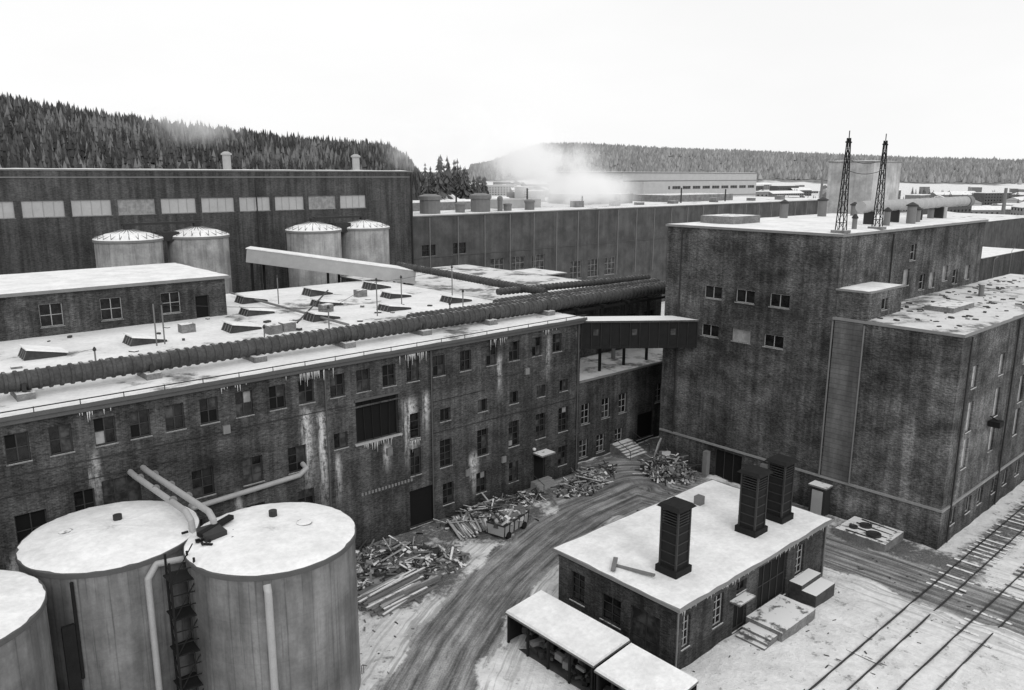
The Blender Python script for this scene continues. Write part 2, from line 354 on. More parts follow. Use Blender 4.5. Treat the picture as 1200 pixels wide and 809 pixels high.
# forests
def az_r(az,r): 
    a=np.radians(az); xr=r*np.sin(a); yr=r*np.cos(a); return .7427*xr+.6696*yr,-.6696*xr+.7427*yr
def forest_obj(name,N,azlo,azhi,rlo,rhi,h0,h1,mats,sides=6,tiers=3,wid=.17):
    az=rng.uniform(azlo,azhi,N); r=np.sqrt(rng.uniform(rlo**2,rhi**2,N)); x,y=az_r(az,r); z=terrain(x,y)
    keep=(z>6)&(np.sin(x*.021+1)*np.sin(y*.017)+rng.uniform(-.6,.6,N)>-.75); x,y,z=x[keep],y[keep],z[keep]; n=len(x)
    V=[];Fc=[];Mi=[];k=0
    H=rng.uniform(h0,h1,n)*(1+.12*rng.standard_normal(n))
    for i in range(n):
        h=H[i]; w=h*wid*random.uniform(.7,1.3); lean=random.uniform(-.02,.02)*h; mi=random.randrange(len(mats))
        if math.sin(x[i]*.03)*math.sin(y[i]*.04)>.55: mi=len(mats)-1 if random.random()<.6 else mi
        for t in range(tiers):
            zb=z[i]+h*(.12+.27*t) if tiers>1 else z[i]+h*.08; zt=z[i]+h*(.55+.225*t) if tiers>1 else z[i]+h; rr=w*(1-.27*t); ph=random.random()*6
            for s in range(sides):
                a=ph+2*math.pi*s/sides; q=rr*random.uniform(.45,1.3)
                V.append((x[i]+q*math.cos(a),y[i]+q*math.sin(a),zb-random.uniform(0,.08)*h))
            V.append((x[i]+lean,y[i],zt)); top=k+sides
            for s in range(sides): Fc.append((k+s,k+(s+1)%sides,top)); Mi.append(mi)
            k+=sides+1
        if tiers>1:
            for s in range(3): V.append((x[i]+.02*h*math.cos(s*2.1),y[i]+.02*h*math.sin(s*2.1),z[i]-1))
            V.append((x[i],y[i],z[i]+h*.5))
            for s in range(3): Fc.append((k+s,k+(s+1)%3,k+3)); Mi.append(mi)
            k+=4
    me=bpy.data.meshes.new(name); me.from_pydata(V,[],Fc)
    for q in mats: me.materials.append(q)
    me.polygons.foreach_set('material_index',Mi); me.update()
    o=bpy.data.objects.new(name,me); bpy.context.collection.objects.link(o)
M['conif']=simple('conifer_foliage',.06,.95,.5,.05,0,.05); M['conif2']=simple('pale_conifer_foliage',.11,.95,.5,.05,0,.05); M['conif3']=simple('bare_birch_twigs',.20,.95,.5,.05,0,.05)  # conifer greys lifted slightly, distance haze painted into the foliage
M['conif_far']=simple('hazed_conifer_foliage',.27,.95,.35,.02); M['conif_far2']=simple('hazed_snowy_foliage',.36,.95,.35,.02)  # base colours paled to paint in aerial haze, there is no haze volume
forest_obj('conifer_forest',17000,-40,-6.3,450,940,7,13,[M['conif'],M['conif'],M['conif2'],M['conif2'],M['conif3']],6,3,.19)
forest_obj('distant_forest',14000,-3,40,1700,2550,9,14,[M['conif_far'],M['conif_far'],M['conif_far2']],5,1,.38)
def grove(name,pts,mat,twigs=False):
    mb=MB()
    for (x,y,h) in pts:
        z=float(terrain(np.array(x),np.array(y)))
        mb.cyl((x,y,z-.5),(x,y,z+h*.9),h*.018,mat,6,h*.004)
        for t in range(9):
            f=t/9; zb=h*(.12+.8*f); rr=h*.19*(1-f)+.25
            for s in range(9):
                a=random.random()*6.28; q=rr*random.uniform(.6,1.2)
                c=Vector((x+q*math.cos(a),y+q*math.sin(a),z+zb-q*.25))
                mb.quad([(x,y,z+zb+h*.06),(c.x-math.sin(a)*q*.3,c.y+math.cos(a)*q*.3,c.z),(c.x+math.cos(a)*.2*q,c.y+math.sin(a)*.2*q,c.z-.1*h*(1-f)*.6),(c.x+math.sin(a)*q*.3,c.y-math.cos(a)*q*.3,c.z)],mat)
    mb.obj(name)
pts=[]
for i in range(75):
    az=random.uniform(-6.2,-1.8); r=random.uniform(480,640); x,y=az_r(az,r); pts.append((float(x),float(y),random.uniform(22,32)+ (12 if -5.2<az<-3.2 else 0)))
grove('pine_grove',pts,'conif2')
pts=[]
for i in range(220):
    az=random.choice([random.uniform(1,22),random.uniform(22,36)]); r=random.uniform(700,1350); x,y=az_r(az,r); pts.append((float(x),float(y),random.uniform(8,15)))
grove('pine_grove',pts,'conif2')
def house(x,y,w,d,h,rot,roofh=2.5,flat=False,wallm='lightmetal'):
    z=float(terrain(np.array(x),np.array(y))); g=group('distant_house',(x,y,z)); R=Matrix.Rotation(rot,3,'Z'); c=Vector((x,y,z))
    P=lambda a,b,q:c+R@Vector((a,b,q))
    mb=MB(); mb.rbox(c+Vector((0,0,h/2-1)),(w,d,h+2),R,wallm)
    n=max(2,int(w/4))
    for st in range(max(1,int(h/3))):
        for i in range(n):
            s=-w/2+w*(i+.5)/n
            for sg in (-1,1): mb.rbox(P(s,sg*(d/2+.02),1.7+3*st),(1.5,.08,1.3),R,'glass')
    mb.obj('walls',g); r=MB()
    if flat: r.rbox(c+Vector((0,0,h+.3)),(w+.8,d+.8,.5),R,'roofsnow_clean')
    else:
        o=.5
        A=[P(-w/2-o,-d/2-o,h),P(w/2+o,-d/2-o,h),P(w/2+o,d/2+o,h),P(-w/2-o,d/2+o,h)]; T=[P(-w/2-o,0,h+roofh),P(w/2+o,0,h+roofh)]
        r.quad([A[0],A[1],T[1],T[0]],'roofsnow_clean');r.quad([A[2],A[3],T[0],T[1]],'roofsnow_clean')
        r.quad([A[0],T[0],A[3]],wallm);r.quad([A[1],A[2],T[1]],wallm);r.quad(A[::-1],wallm)
    r.obj('roof',g)
def hz_(n,az0,az1,r0,r1,w0,w1,hs,rv,flat,mats,ro=0):
    for i in range(n):
        x,y=az_r(random.uniform(az0,az1),random.uniform(r0,r1)); house(float(x),float(y),random.uniform(w0,w1),13,random.choice(hs),ro+random.uniform(-rv,rv),3,random.random()<flat,random.choice(mats))
hz_(22,-6.2,-1.0,420,760,14,34,[6,8,12],.2,0,['lightmetal','midmetal','trim'],.2)
hz_(75,-1,20,700,1500,16,60,[4,6,9,14],.7,.45,['lightmetal','midmetal','trim','trim_d'])
hz_(75,19,37,420,1400,14,60,[4,6,8,12],.7,.5,['lightmetal','midmetal','trim','trim_d'])
hz_(12,-36,-24,380,470,10,18,[5],.6,0,['midmetal','lightmetal'])
mb=MB()
for (az,r,h) in ((3.2,900,38),(12.5,980,30),(21,700,26),(31.5,600,22),(16,1200,45)):
    x,y=az_r(az,r); mb.cyl((float(x),float(y),-1),(float(x),float(y),h),1.3,'midmetal',10,.9)
mb.obj('distant_chimneys')

# ------------------------------------------------------------------ main mill building
row1=[2.2,4.6,8.0,10.3,12.8,14.9,17.1,19.4,21.9,24.4,26.7,29.3,31.6,34.0,36.3,39.0,41.9,44.9,47.6,50.5,53.2]
X0=-12
H=[]
def hw(a,z,w,h,nx=2,nz=3,fr='frame_d',gl=None): H.append(((a-w/2-X0,a+w/2-X0,z-h/2,z+h/2),nx,nz,fr,gl))
for a in row1: hw(a,14.05,1.25,1.8,2,2)
for a in (39.6,43.8,47.6,51.1,54.2): hw(a,9.6,1.1,1.15,2,1)
for a in (39.6,43.8,47.6,51.1,54.2): hw(a,6.1,1.3,2.5,2,4)
for a in (39.8,43.6,47.6,54.2): hw(a,2.3,1.2,2.0,2,3)
for a in (18.6,22.2,25.7): hw(a,9.0,1.5,2.0,2,3)
hw(13.4,9.7,2.3,2.2,3,2,'frame_d','glass2'); hw(8.2,8.8,1.7,2.2,2,2,'frame_d','void'); hw(4.4,8.8,1.7,2.2,2,2); hw(29.4,9.6,1.2,1.3,2,1)
hw(11.2,9.5,1.2,2.0,2,2); hw(36.4,9.3,1.0,2.2,1,3); hw(36.4,6.1,1.1,2.4,2,3)
for a in (26.2,22.2,18.4): hw(a,5.4,1.4,2.0,2,3)
hw(32.8,10.7,4.0,3.4,1,1,'frame_d','void'); hw(37.0,1.9,2.6,3.4,1,1,'frame_d','void'); hw(51.0,1.75,1.5,3.1,1,1,'frame_d','void')
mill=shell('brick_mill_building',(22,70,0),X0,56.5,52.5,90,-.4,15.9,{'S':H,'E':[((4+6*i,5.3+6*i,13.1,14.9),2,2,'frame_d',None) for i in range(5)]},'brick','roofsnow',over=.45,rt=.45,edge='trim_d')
mb=MB()
mb.box(X0,56.9,52.2,52.496,15.6,15.897,'trim_d')
for z,t in ((4.1,.16),(11.95,.12)): mb.box(38 if z<5 else X0,56.5,52.42,52.497,z,z+t,'brick')
for a in (28.2,38.1,56.1): mb.cyl((a,52.38,.2),(a,52.38,15.5),.06,'trim_d',8)
mb.cyl((-12,52.1,16.45),(56.8,52.1,16.45),.04,'darkmetal',6)
for i in range(28): mb.cyl((-11+i*2.5,52.1,16.1),(-11+i*2.5,52.1,16.5),.03,'darkmetal',5)
for i in range(6): mb.beam((30.9+i*.75,52.62,9.05),(30.9+i*.75+random.uniform(-.1,.1),52.62,12.3),.05,.06,'rust')
mb.box(30.6,35.0,52.3,52.49,8.85,9.0,'wood2'); mb.box(30.7,34.9,52.38,52.49,12.42,12.6,'trim_d')
for i in range(16): mb.box(31+i*.32,31.18+i*.32,52.42,52.495,4.5,4.75,'trim')
mb.box(50.1,51.9,51.2,52.49,3.45,3.6,'snowy_mid'); mb.lathe((50.0,52.2,3.9),(0,0,1),[(0,.05),(.08,.16),(.2,.18),(.3,.1)],10,'white')
for i in range(5): mb.box(49.8+.01*i,52.2-.01*i,50.6+i*.32,52.48,.14*i+.001,.14*(i+1),'concrete')
for s in (49.7,52.3):
    mb.cyl((s,50.5,0),(s,50.5,1.0),.03,'darkmetal',6);mb.cyl((s,50.5,1.0),(s,52.4,1.7),.03,'darkmetal',6)
for (a0,z0,a1,z1) in ((-12,12.5,30,12.3),(38.2,8.2,56,8.0),(38.2,11.0,44,11.0),(5,11.2,17,11.1)): mb.cyl((a0,52.46,z0),(a1,52.46,z1),.03,'darkmetal',5)
for a,z in ((41.7,3.4),(46,3.6),(33.5,7.4),(20.2,12.2),(48.9,11.6)): mb.box(a,a+.5,52.3,52.49,z,z+.6,random.choice(['midmetal','trim']))
for c0,wd,zt,n in ((27,1.6,15.55,26),(36.3,1.5,15.55,26),(12,1,15.55,8),(45.8,1.2,15.55,12),(52,1,15.55,8),(32.8,2,8.85,24),(21,1,15.55,8),(36.4,.6,8.1,10)):
    for i in range(n):
        a=random.gauss(c0,wd*.5); L=abs(random.gauss(0,.38))+.1; mb.cyl((a,52.3 if zt>10 else 52.36,zt),(a,52.3 if zt>10 else 52.36,zt-L),.035,'white',5,.006)
mb.obj('facade_trim',mill)
for j,(b0,al) in enumerate(((68,(4.6,12.8,20.3,28.6,36.6,44.9,53)),(75.0,(33.2,41,49.8)),(82.5,(36,44,52)))):
    for a in al:
        sk=MB(); w=1.45;q0=b0-1.0;q1=b0+1.2; hz=16.95+random.uniform(-.1,.1)
        sk.hexa([(a-w,q0,16.12),(a+w,q0,16.12),(a+w,q1,16.12),(a-w,q1,16.12),(a-w+.35,q0+.1,hz),(a+w,q0,16.4),(a+w,q1,16.4),(a-w+.35,q1-.1,hz)],'snowy_dark')
        sk.hexa([(a-w+.2,q0-.08,hz+.0),(a+w+.1,q0-.08,16.42),(a+w+.1,q1+.08,16.42),(a-w+.2,q1+.08,hz),(a-w+.2,q0-.02,hz+.12),(a+w+.1,q0-.02,16.5),(a+w+.1,q1,16.5),(a-w+.2,q1,hz+.12)],'roofsnow_clean')
        for t in range(4): sk.beam((a-w-.02,q0+.2+t*.6,16.2),(a-w+.31,q0+.25+t*.58,hz-.05),.05,.05,'trim')
        sk.obj('roof_skylight',mill)
rf=MB()
for a,b_,h in ((20.6,66,3.6),(21.3,66.2,3.4),(33.5,61,2.4),(41.6,66,3.6),(47.2,70,3),(54.8,71,3.4),(37.5,79,3),(28,62,1.2),(46,60,1.5),(15,62,1.2),(24,79,2.5),(50,63,2)):
    rf.cyl((a,b_,16),(a,b_,16.1+h),.06,'midmetal',8); rf.lathe((a,b_,16.1+h),(0,0,1),[(0,.1),(.12,.14),(.3,.04)],8,'darkmetal')
rf.cyl((32,64,17),(44,80,17),.08,'darkmetal',6); rf.cyl((36,62,16.6),(36,88,16.6),.12,'midmetal',6)
for i in range(60):
    a=random.uniform(0,55);b_=random.uniform(58.5,76); s=random.uniform(.12,.5); rf.rbox((a,b_,16.2),(s,s*1.5,random.uniform(.1,.5)),Matrix.Rotation(random.random()*3,3,'Z'),random.choice(['snowy_dark','snowy_mid','junk']))
for a,b_ in ((30,64.5),(31.5,64.9),(39,71.5),(24.5,70),(47,78)):
    rf.box(a-.6,a+.6,b_-.5,b_+.5,16.05,17.0,'snowy_mid')
for p0,p1 in (((33.5,61,18.4),(41.6,66,19.6)),((41.6,66,19.6),(47.2,70,19.0)),((47.2,70,19),(54.8,71,19.4)),((20.6,66,19.6),(33.5,61,18.4))): rf.cyl(p0,p1,.02,'darkmetal',4)
rf.obj('roof_fittings',mill)
ph=shell('roof_penthouse',(10,83,16),-12,30.7,76.2,90.3,16.0,19.9,{'S':[((a+12-.9,a+12+.9,17,19),2,2,'frame_l','glass') for a in (4,9.6,15.4,20.2,25.4)]+[((39.7,41.0,16.1,18.4),1,1,'frame_d','void')]},'brick','roofsnow_clean',over=.45,rt=.5)
def ribbed(mb,p0,p1,r,mat,step=.55,amp=.07,n=14):
    L=(Vector(p1)-Vector(p0)).length; prof=[];t=0
    while t<L: prof+=[(t,r),(t+step*.55,r),(t+step*.62,r+amp),(t+step*.9,r+amp),(t+step*.97,r)]; t+=step
    mb.lathe(p0,Vector(p1)-Vector(p0),prof,n,mat)
pl=group('roof_pipeline',(30,56,17)); mb=MB()
ribbed(mb,(-12,56,17.35),(77,56,17.0),.60,'pipe',.62,.09); mb.obj('insulated_pipe',pl,True); mb=MB()
ribbed(mb,(40,58.3,17.2),(78,58.3,16.9),.42,'pipe'); ribbed(mb,(52,60.2,17.0),(78,60.2,16.9),.5,'pipe');ribbed(mb,(54,62.3,16.6),(78,62.3,16.6),.35,'pipe')
ribbed(mb,(56,64.5,17.4),(78,61.5,17.4),.35,'pipe')
ribbed(mb,(59.3,60.4,17.5),(59.3,88,18.0),.38,'pipe'); mb.obj('side_pipes',pl,True); mb=MB()
for i in range(9):
    a=-6+7.6*i; mb.box(a-.5,a+.5,54.9,57.1,16.1,16.66,'snowy_mid'); mb.box(a-.12,a+.12,55.3,55.42,16.7,17.2,'darkmetal')
    mb.cyl((a,55.36,16.9),(a,56.64,16.9),.08,'darkmetal',6)
for a in (58.5,62.5,66.5,70.5,74.5):
    for b_ in (55.2,61.2): mb.box(a-.12,a+.12,b_-.12,b_+.12,8.9,16.3,'rust')
    mb.box(a-.14,a+.14,54.6,63,16.3,16.5,'rust')
mb.beam((56.6,55.2,16.15),(76,55.2,16.15),.15,.25,'rust');mb.beam((56.6,61.2,16.15),(76,61.2,16.15),.15,.25,'rust')
mb.obj('pipe_supports',pl)
fb=group('enclosed_footbridge',(61,50,13)); mb=MB()
p0=Vector((56.55,52.4));p1=Vector((65.75,45.2)); dz=Vector((0,3.0))
def prism(mb,p0,p1,off,z0,z1,mat): 
    q=[p0,p1,p1+off,p0+off]; mb.hexa([(c.x,c.y,z0) for c in q]+[(c.x,c.y,z1) for c in q],mat)
prism(mb,p0,p1,dz,12.95,13.25,'rust'); prism(mb,p0+Vector((0,.1)),p1+Vector((0,.1)),Vector((0,2.8)),13.25,15.6,'rust'); prism(mb,p0-Vector((0,.15)),p1-Vector((0,.15)),Vector((0,3.3)),15.603,15.8,'snowy_dark')
mb.obj('gallery',fb); mb=MB(); d=(p1-p0)
for i in range(13):
    q=p0+d*(i/12); mb.box(q.x-.05,q.x+.05,q.y-.02,q.y+.06,13.0,15.6,'darkmetal')
for i in range(12):
    q=p0+d*((i+.5)/12)
    if i%4==1: mb.rbox((q.x,q.y+.06,14.6),(.5,.04,.6),Matrix.Rotation(math.atan2(d.y,d.x),3,'Z'),'glass2')
mb.obj('posts_and_panes',fb)
wh=[((a-56.5-.65,a-56.5+.65,4.2,6.4),2,3,'frame_l',None) for a in (59.1,62.3,65.1,71.5)]+[((a-56.5-.65,a-56.5+.65,.5,2.5),2,3,'frame_l',None) for a in (58.9,61.6,64.6)]+[((11.3,14.2,.4,3.4),1,1,'frame_d','void')]
wing=shell('low_brick_wing',(66,60,0),56.53,80,54,66,-.4,8.9,{'S':wh},'brick','roofsnow_dirty',sides='SNE',over=.3,rt=.4)
mb=MB()
for i in range(6): mb.box(63.2,66.2,51.2+.4*i,53.98,.17*i+.002,.17*(i+1),'snowy_mid') 
for s in (63.1,66.3):
    mb.cyl((s,51,0),(s,51,1.0),.035,'darkmetal',6);mb.cyl((s,51,1.0),(s,53.6,2.0),.035,'darkmetal',6);mb.cyl((s,53.6,1.0),(s,53.6,2.0),.035,'darkmetal',6)
mb.box(60,61.2,58,59.5,8.9,10.1,'snowy_mid'); mb.cyl((68,58,9),(68,58,11),.25,'midmetal',10)
mb.obj('steps_and_vents',wing)
shell('rear_link_building',(70,78,0),57.2,80,60.6,100,9.3,15.4,{'S':[((1.5+3.6*i,3.3+3.6*i,11.5,13.4),2,2,'frame_d',None) for i in range(6)]},'brick','roofsnow_dirty',over=.2,rt=.35,edge='trim_d')
shell('rear_workshop',(95,104,0),83,101,98,106,-.4,12.6,{'S':[((2+4*i,4.6+4*i,9.6,11.6),3,2,'frame_l',None) for i in range(4)]},'brick_hall','roofsnow',over=.3,rt=.4)

# ------------------------------------------------------------------ tall block
tw=[]
for b_ in (43.7,40.15,36.6): tw.append(((b_-31.3-1.0,b_-31.3+1.0,18.1,19.35),2,1,'frame_l','glass'))
for b_,g_ in ((43.8,'glass'),(40.3,'glass3'),(36.9,'glass')): tw.append(((b_-31.3-1.0,b_-31.3+1.0,14.3,15.5),2,1,'frame_l',g_))
tw.append(((39.3-31.3,42.4-31.3,0,3.0),3,1,'frame_d','void'))
ts=[]
for a,z,g_ in ((80,20.2,'glass3'),(84,19.4,'glass'),(86.6,19.4,'glass3'),(90,19.8,'glass3'),(93,19.2,'glass'),(96.6,19.4,'glass3'),(81,22.6,'glass')):
    ts.append(((a-65.8-.7,a-65.8+.7,z-.8,z+.8),1,2,'frame_l',g_))
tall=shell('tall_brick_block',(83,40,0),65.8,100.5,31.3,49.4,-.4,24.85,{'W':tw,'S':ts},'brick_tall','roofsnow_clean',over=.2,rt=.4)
mb=MB()
mb.box(65.66,65.798,31.3,49.3,3.3,3.5,'concrete')
mb.box(65.2,65.79,42.9,43.4,0,2.6,'trim'); mb.box(65.4,65.79,36.5,37.1,1.8,3.0,'midmetal')
mb.box(69,74,44,47.8,25.15,25.9,'snowy_mid'); mb.cyl((65.7,47.6,3.5),(65.7,47.6,24.5),.07,'darkmetal',8); mb.cyl((76,31.2,18),(76,31.2,24.6),.07,'darkmetal',8)
for a,b_,h,r in ((84,47,1.8,.45),(91,46,2.0,.5),(95,44,1.4,.4),(84.5,33.2,1.9,.45),(88,34,1.4,.35),(79.5,33.5,1.5,.3),(97,36,1.2,.35),(72,33.2,1.1,.22)):
    mb.cyl((a,b_,25),(a,b_,25+h),r,'midmetal',12); mb.lathe((a,b_,25+h),(0,0,1),[(0,r*1.3),(.12,r*1.3),(.4,.08)],12,'darkmetal')
mb.obj('roof_vents',tall,True)
mb=MB(); ribbed(mb,(78,35.5,26.9),(106,35.5,26.9),.55,'lightmetal',1.4,.05)
mb.lathe((106,35.5,26.9),(1,0,0),[(0,.7),(1.1,.7)],14,'trim')
for a in (80,86,92,98): mb.box(a-.1,a+.1,35,36,25,26.4,'darkmetal')
mb.cyl((99,35.5,25),(99,35.5,26.4),.5,'lightmetal'); mb.obj('roof_duct',tall,True)
def mast(x,y,z,h):
    g=group('lattice_mast',(x,y,z)); mb=MB(); w0=.34;w1=.10; n=9
    c=[]
    for i in range(n+1):
        f=i/n; w=w0+(w1-w0)*f; c.append([(x+sx*w,y+sy*w,z+h*f) for sx,sy in ((-1,-1),(1,-1),(1,1),(-1,1))])
    for i in range(n):
        for k in range(4):
            mb.beam(c[i][k],c[i+1][k],.07,.07,'rust'); mb.beam(c[i][k],c[i+1][(k+1)%4],.035,.035,'rust'); mb.beam(c[i][k],c[i][(k+1)%4],.035,.035,'rust')
    mb.cyl((x,y,z+h),(x,y,z+h+.6),.04,'rust',6); mb.box(x-.5,x+.5,y-.05,y+.05,z+h-.4,z+h-.28,'rust'); mb.box(x-.6,x+.6,y-.6,y+.6,z,z+.25,'snowy_mid')
    mb.obj('mast_frame',g)
mast(66.7,31.9,25.1,7.9); mast(74,32.0,25.1,7.9)
mb=MB()
for k in range(2):
    pr=None
    for i in range(11):
        f=i/10; p=Vector((66.7+7.3*f,31.95,31.3-k*.9-.35*math.sin(math.pi*f)))
        if pr: mb.cyl(pr,p,.03,'darkmetal',5)
        pr=p
mb.obj('mast_cable')
tur=shell('stair_turret',(69,30,18),65.83,72.4,28.5,31.28,17.9,20.3,{'S':[((2.5,3.6,18.6,19.6),1,1,'frame_l','glass')]},'brick_annex','roofsnow_clean',sides='SWE',over=.12,rt=.3)
as_=[]
for a in (69.5,76.0,82.6,89.2,95.8,102.4):
    for z,h in ((14.0,1.9),(10.6,2.6),(7.4,2.6)): as_.append(((a-65.8-.6,a-65.8+.6,z-h/2,z+h/2),1,3,'frame_l','panel'))
    as_.append(((a-65.8-1.6,a-65.8-.4,1.4,2.9),2,1,'frame_l','glass')); as_.append(((a-65.8+2.0,a-65.8+3.2,1.4,2.9),2,1,'frame_l','glass'))
annex=shell('brick_annex',(85,26,0),65.8,112,21,31.28,-.4,17.75,{'S':as_},'brick_annex','roofsnow_dirty',over=.15,rt=.4)
mb=MB(); mb.box(65.66,65.798,20.9,31.29,3.3,3.5,'concrete'); mb.box(65.8,112,20.88,20.997,3.3,3.5,'concrete')
mb.box(65.68,65.797,28.75,31.2,3.52,17.7,'strip')
for b_ in (28.6,31.35): mb.cyl((65.6,b_,3.5),(65.6,b_,17.6),.07,'midmetal',8)
for a in (67.4,79,92): mb.cyl((a,20.85,.2),(a,20.85,17.6),.08,'darkmetal',8)
mb.box(75,80,25,27.5,18,18.5,'snowy_mid'); mb.cyl((88,27,18),(88,27,19.2),.25,'midmetal',10)
mb.box(74.2,75.2,20.0,20.9,8.8,9.3,'rust'); mb.cyl((74.7,20.95,9.6),(74.7,20.1,9.2),.05,'rust',6)
mb.obj('bands_and_pipes',annex)
mb=MB()
for i in range(160):
    a=random.uniform(67,108);b_=random.uniform(21.8,30.5); s=random.uniform(.06,.28)
    mb.rbox((a,b_,18.05+s*.15),(s*2,s,s*.5),Matrix.Rotation(random.random()*3,3,'Z'),'junk')
mb.obj('roof_rubble',annex)
shell('annex_extension',(118,40,0),100.55,132,31.4,44,-.4,12.5,{},'brick_annex','roofsnow',over=.15,rt=.4)
mb=MB(); mb.box(64.7,65.75,30.2,31.6,0,2.7,'darkmetal'); mb.box(64.55,65.78,30.05,31.75,2.7,2.85,'snowy_mid'); mb.box(64.66,64.7,30.4,31.4,.2,2.4,'lightmetal'); mb.obj('electrical_cabinet')
pf=group('concrete_platform',(63.6,26,0)); mb=MB(); mb.box(62,65.6,23.6,27.8,-.2,.75,'snowy_mid')
for x,y,r in ((63,25,.6),(64.2,26.2,.5),(63.2,26.8,.35)): mb.lathe((x,y,.75),(0,0,1),[(0,r),(.18,r),(.2,r*.75),(.1,r*.5)],16,'darkmetal')
for i in range(4): mb.cyl((62.4+i*.9,24,.75),(62.2+i*1.0,27,.85),.05,'darkmetal',6)
mb.obj('plinth_and_fittings',pf)

# ------------------------------------------------------------------ big halls at the back
hp=[((a+30-2.4,a+30+2.4,24.4,26.5),4,1,'frame_l','panel' if i%5 else 'glass3') for i,a in enumerate([23.8-5.6*8+5.6*i for i in range(17)]) if a>-28]
hall=shell('paper_machine_hall',(25,140,0),-30,80.3,115,165,-.4,30.2,{'S':hp},'brick_hall','roofsnow_clean',over=.1,rt=.35)
mb=MB()
mb.box(-30,80.3,114.9,114.998,29.3,29.45,'trim')
for a in (49.6,71.8): mb.cyl((a,119,30.3),(a,119,32.6),.6,'lightmetal',12); mb.lathe((a,119,32.6),(0,0,1),[(0,.8),(.2,.8),(.5,.3)],12,'lightmetal')
for a in (10,18,30,42,56,64): mb.cyl((a,121,30.3),(a,121,31.1+(a%3)*.3),.3,'darkmetal',8)
mb.cyl((80.0,114.7,5),(80.0,114.7,30),.15,'darkmetal',8); mb.cyl((52,114.8,5),(52,114.8,29),.1,'darkmetal',8)
mb.obj('hall_vents',hall)
h2=[]
for i in range(3): h2.append(((18+i*5.5,21.5+i*5.5,10.2,14),3,3,'frame_l','glass2'))
for i in range(3): h2.append(((40+i*5.5,43.5+i*5.5,8.2,12),3,3,'frame_l','glass2'))
h2.append(((2,5,15.5,17.5),2,2,'frame_d','glass')); h2.append(((9,12,15.5,17.5),2,2,'frame_d','glass'))
hall2=shell('long_factory_hall',(160,140,0),80.35,240,115.3,150,-.4,22.5,{'S':h2},'hall2','roofsnow',over=.15,rt=.4)
mb=MB()
for i in range(25): mb.box(84+6.4*i,84.12+6.4*i,115.1,115.297,8,22.3,'trim')
mb.box(80.4,240,115.2,115.298,15.2,15.3,'trim_d')
for a,r,h in ((87,1.9,3.6),(99,1.9,3.6),(94,.9,2),(106,.8,1.6),(112,1,2.2),(104,.5,3)):
    mb.lathe((a,119,22.7),(0,0,1),[(0,r),(h*.7,r),(h*.72,r*1.12),(h*.9,r*1.12),(h,r*.5)],16,'midmetal')
for a in (128,141,150,163,181,199,214): mb.box(a,a+random.uniform(1,2.4),121,123,22.7,23.4+random.random(),'snowy_mid')
for a in (90,97,116,133,146,170,190): mb.cyl((a,124,22.7),(a,124,25+random.random()*2),.18,'darkmetal',6)
mb.box(110,122,126,134,22.7,24.6,'lightmetal'); mb.box(88,104,128,140,22.7,24.4,'snowy_mid'); mb.box(140,158,130,142,22.7,25.2,'snowy_dark'); mb.box(170,200,128,140,22.7,24.6,'snowy_mid')
mb.obj('roof_units',hall2)
for (a,b_) in ((30.6,105),(39.3,105.5),(55.9,105),(64.5,105.5)):
    g=group('steel_silo',(a,b_,0)); mb=MB()
    key='silo%.0f'%a; M[key]=cladding('silo_cladding',.34,.8,.8,.2,.5,False,(a,b_,3.9))
    mb.lathe((a,b_,-.3),(0,0,1),[(0,3.85),(22.0,3.85)],48,key); mb.lathe((a,b_,21.7),(0,0,1),[(0,4.0),(.3,4.0)],48,'trim'); mb.obj('shell',g,True)
    mb=MB(); mb.lathe((a,b_,22.0),(0,0,1),[(0,4.0),(.12,3.9),(.6,2.6),(1.05,.6)],32,'roofsnow_clean'); mb.obj('snow_roof',g,True)
    mb=MB(); mb.cyl((a,b_,22.9),(a,b_,23.6),.5,'darkmetal',10)
    for k in range(24):
        t=2*math.pi*k/24; mb.cyl((a+3.9*math.cos(t),b_+3.9*math.sin(t),22.1),(a+3.9*math.cos(t),b_+3.9*math.sin(t),22.8),.03,'darkmetal',4)
        t2=t+math.pi/12; mb.cyl((a+3.8*math.cos(t),b_+3.8*math.sin(t),22.2),(a+.6*math.cos(t),b_+.6*math.sin(t),23.1),.05,'midmetal',4)
    mb.obj('railing',g)
mb=MB(); mb.box(34,36.5,104,106,21.5,22.6,'darkmetal'); mb.box(59,61.5,104,106,21.5,22.8,'darkmetal'); mb.beam((30,105,23.7),(40,105.5,23.7),.6,.3,'darkmetal'); mb.beam((56,105,23.6),(64.5,105.5,23.6),.6,.3,'darkmetal'); mb.obj('silo_walkway')
cv=group('conveyor_gallery',(52,92,15)); mb=MB(); mb.beam((43.0,98.4,19.7),(60.0,85.6,16.7),2.4,1.7,'lightmetal'); mb.obj('enclosure',cv); mb=MB(); mb.beam((43.0,98.4,20.62),(60.0,85.6,17.62),2.6,.1,'roofsnow_clean')
for f in (.05,.5,.9):
    x=43+17*f;y=98.4-12.8*f;z=19.7-3*f
    for sx in(-.8,.8): mb.box(x+sx-.12,x+sx+.12,y-.12,y+.12,0,z-.8,'rust')
mb.obj('roof_and_legs',cv)
fw=[((3+7*i,8.5+7*i,24,25.2),3,1,'frame_l','glass2') for i in range(13)]
far1=shell('pale_warehouse',(285,220,0),237,331,200,240,-1,30.4,{'S':fw},'panel','roofsnow_clean',over=.3,rt=.6)
mb=MB(); mb.box(237,331,199.9,199.99,27.2,27.5,'midmetal'); mb.box(236.9,331,199.9,199.99,21,21.3,'midmetal'); mb.box(237,252,190,199.8,-1,27,'panel'); mb.obj('bands',far1)
M['paleclad']=cladding('pale_cladding',.42,2.2,.85,.12)
shell('pale_tower_block',(151,68,0),145.5,157,64.5,73,-1,32.2,{},'paleclad','roofsnow_clean',over=.1,rt=.4)
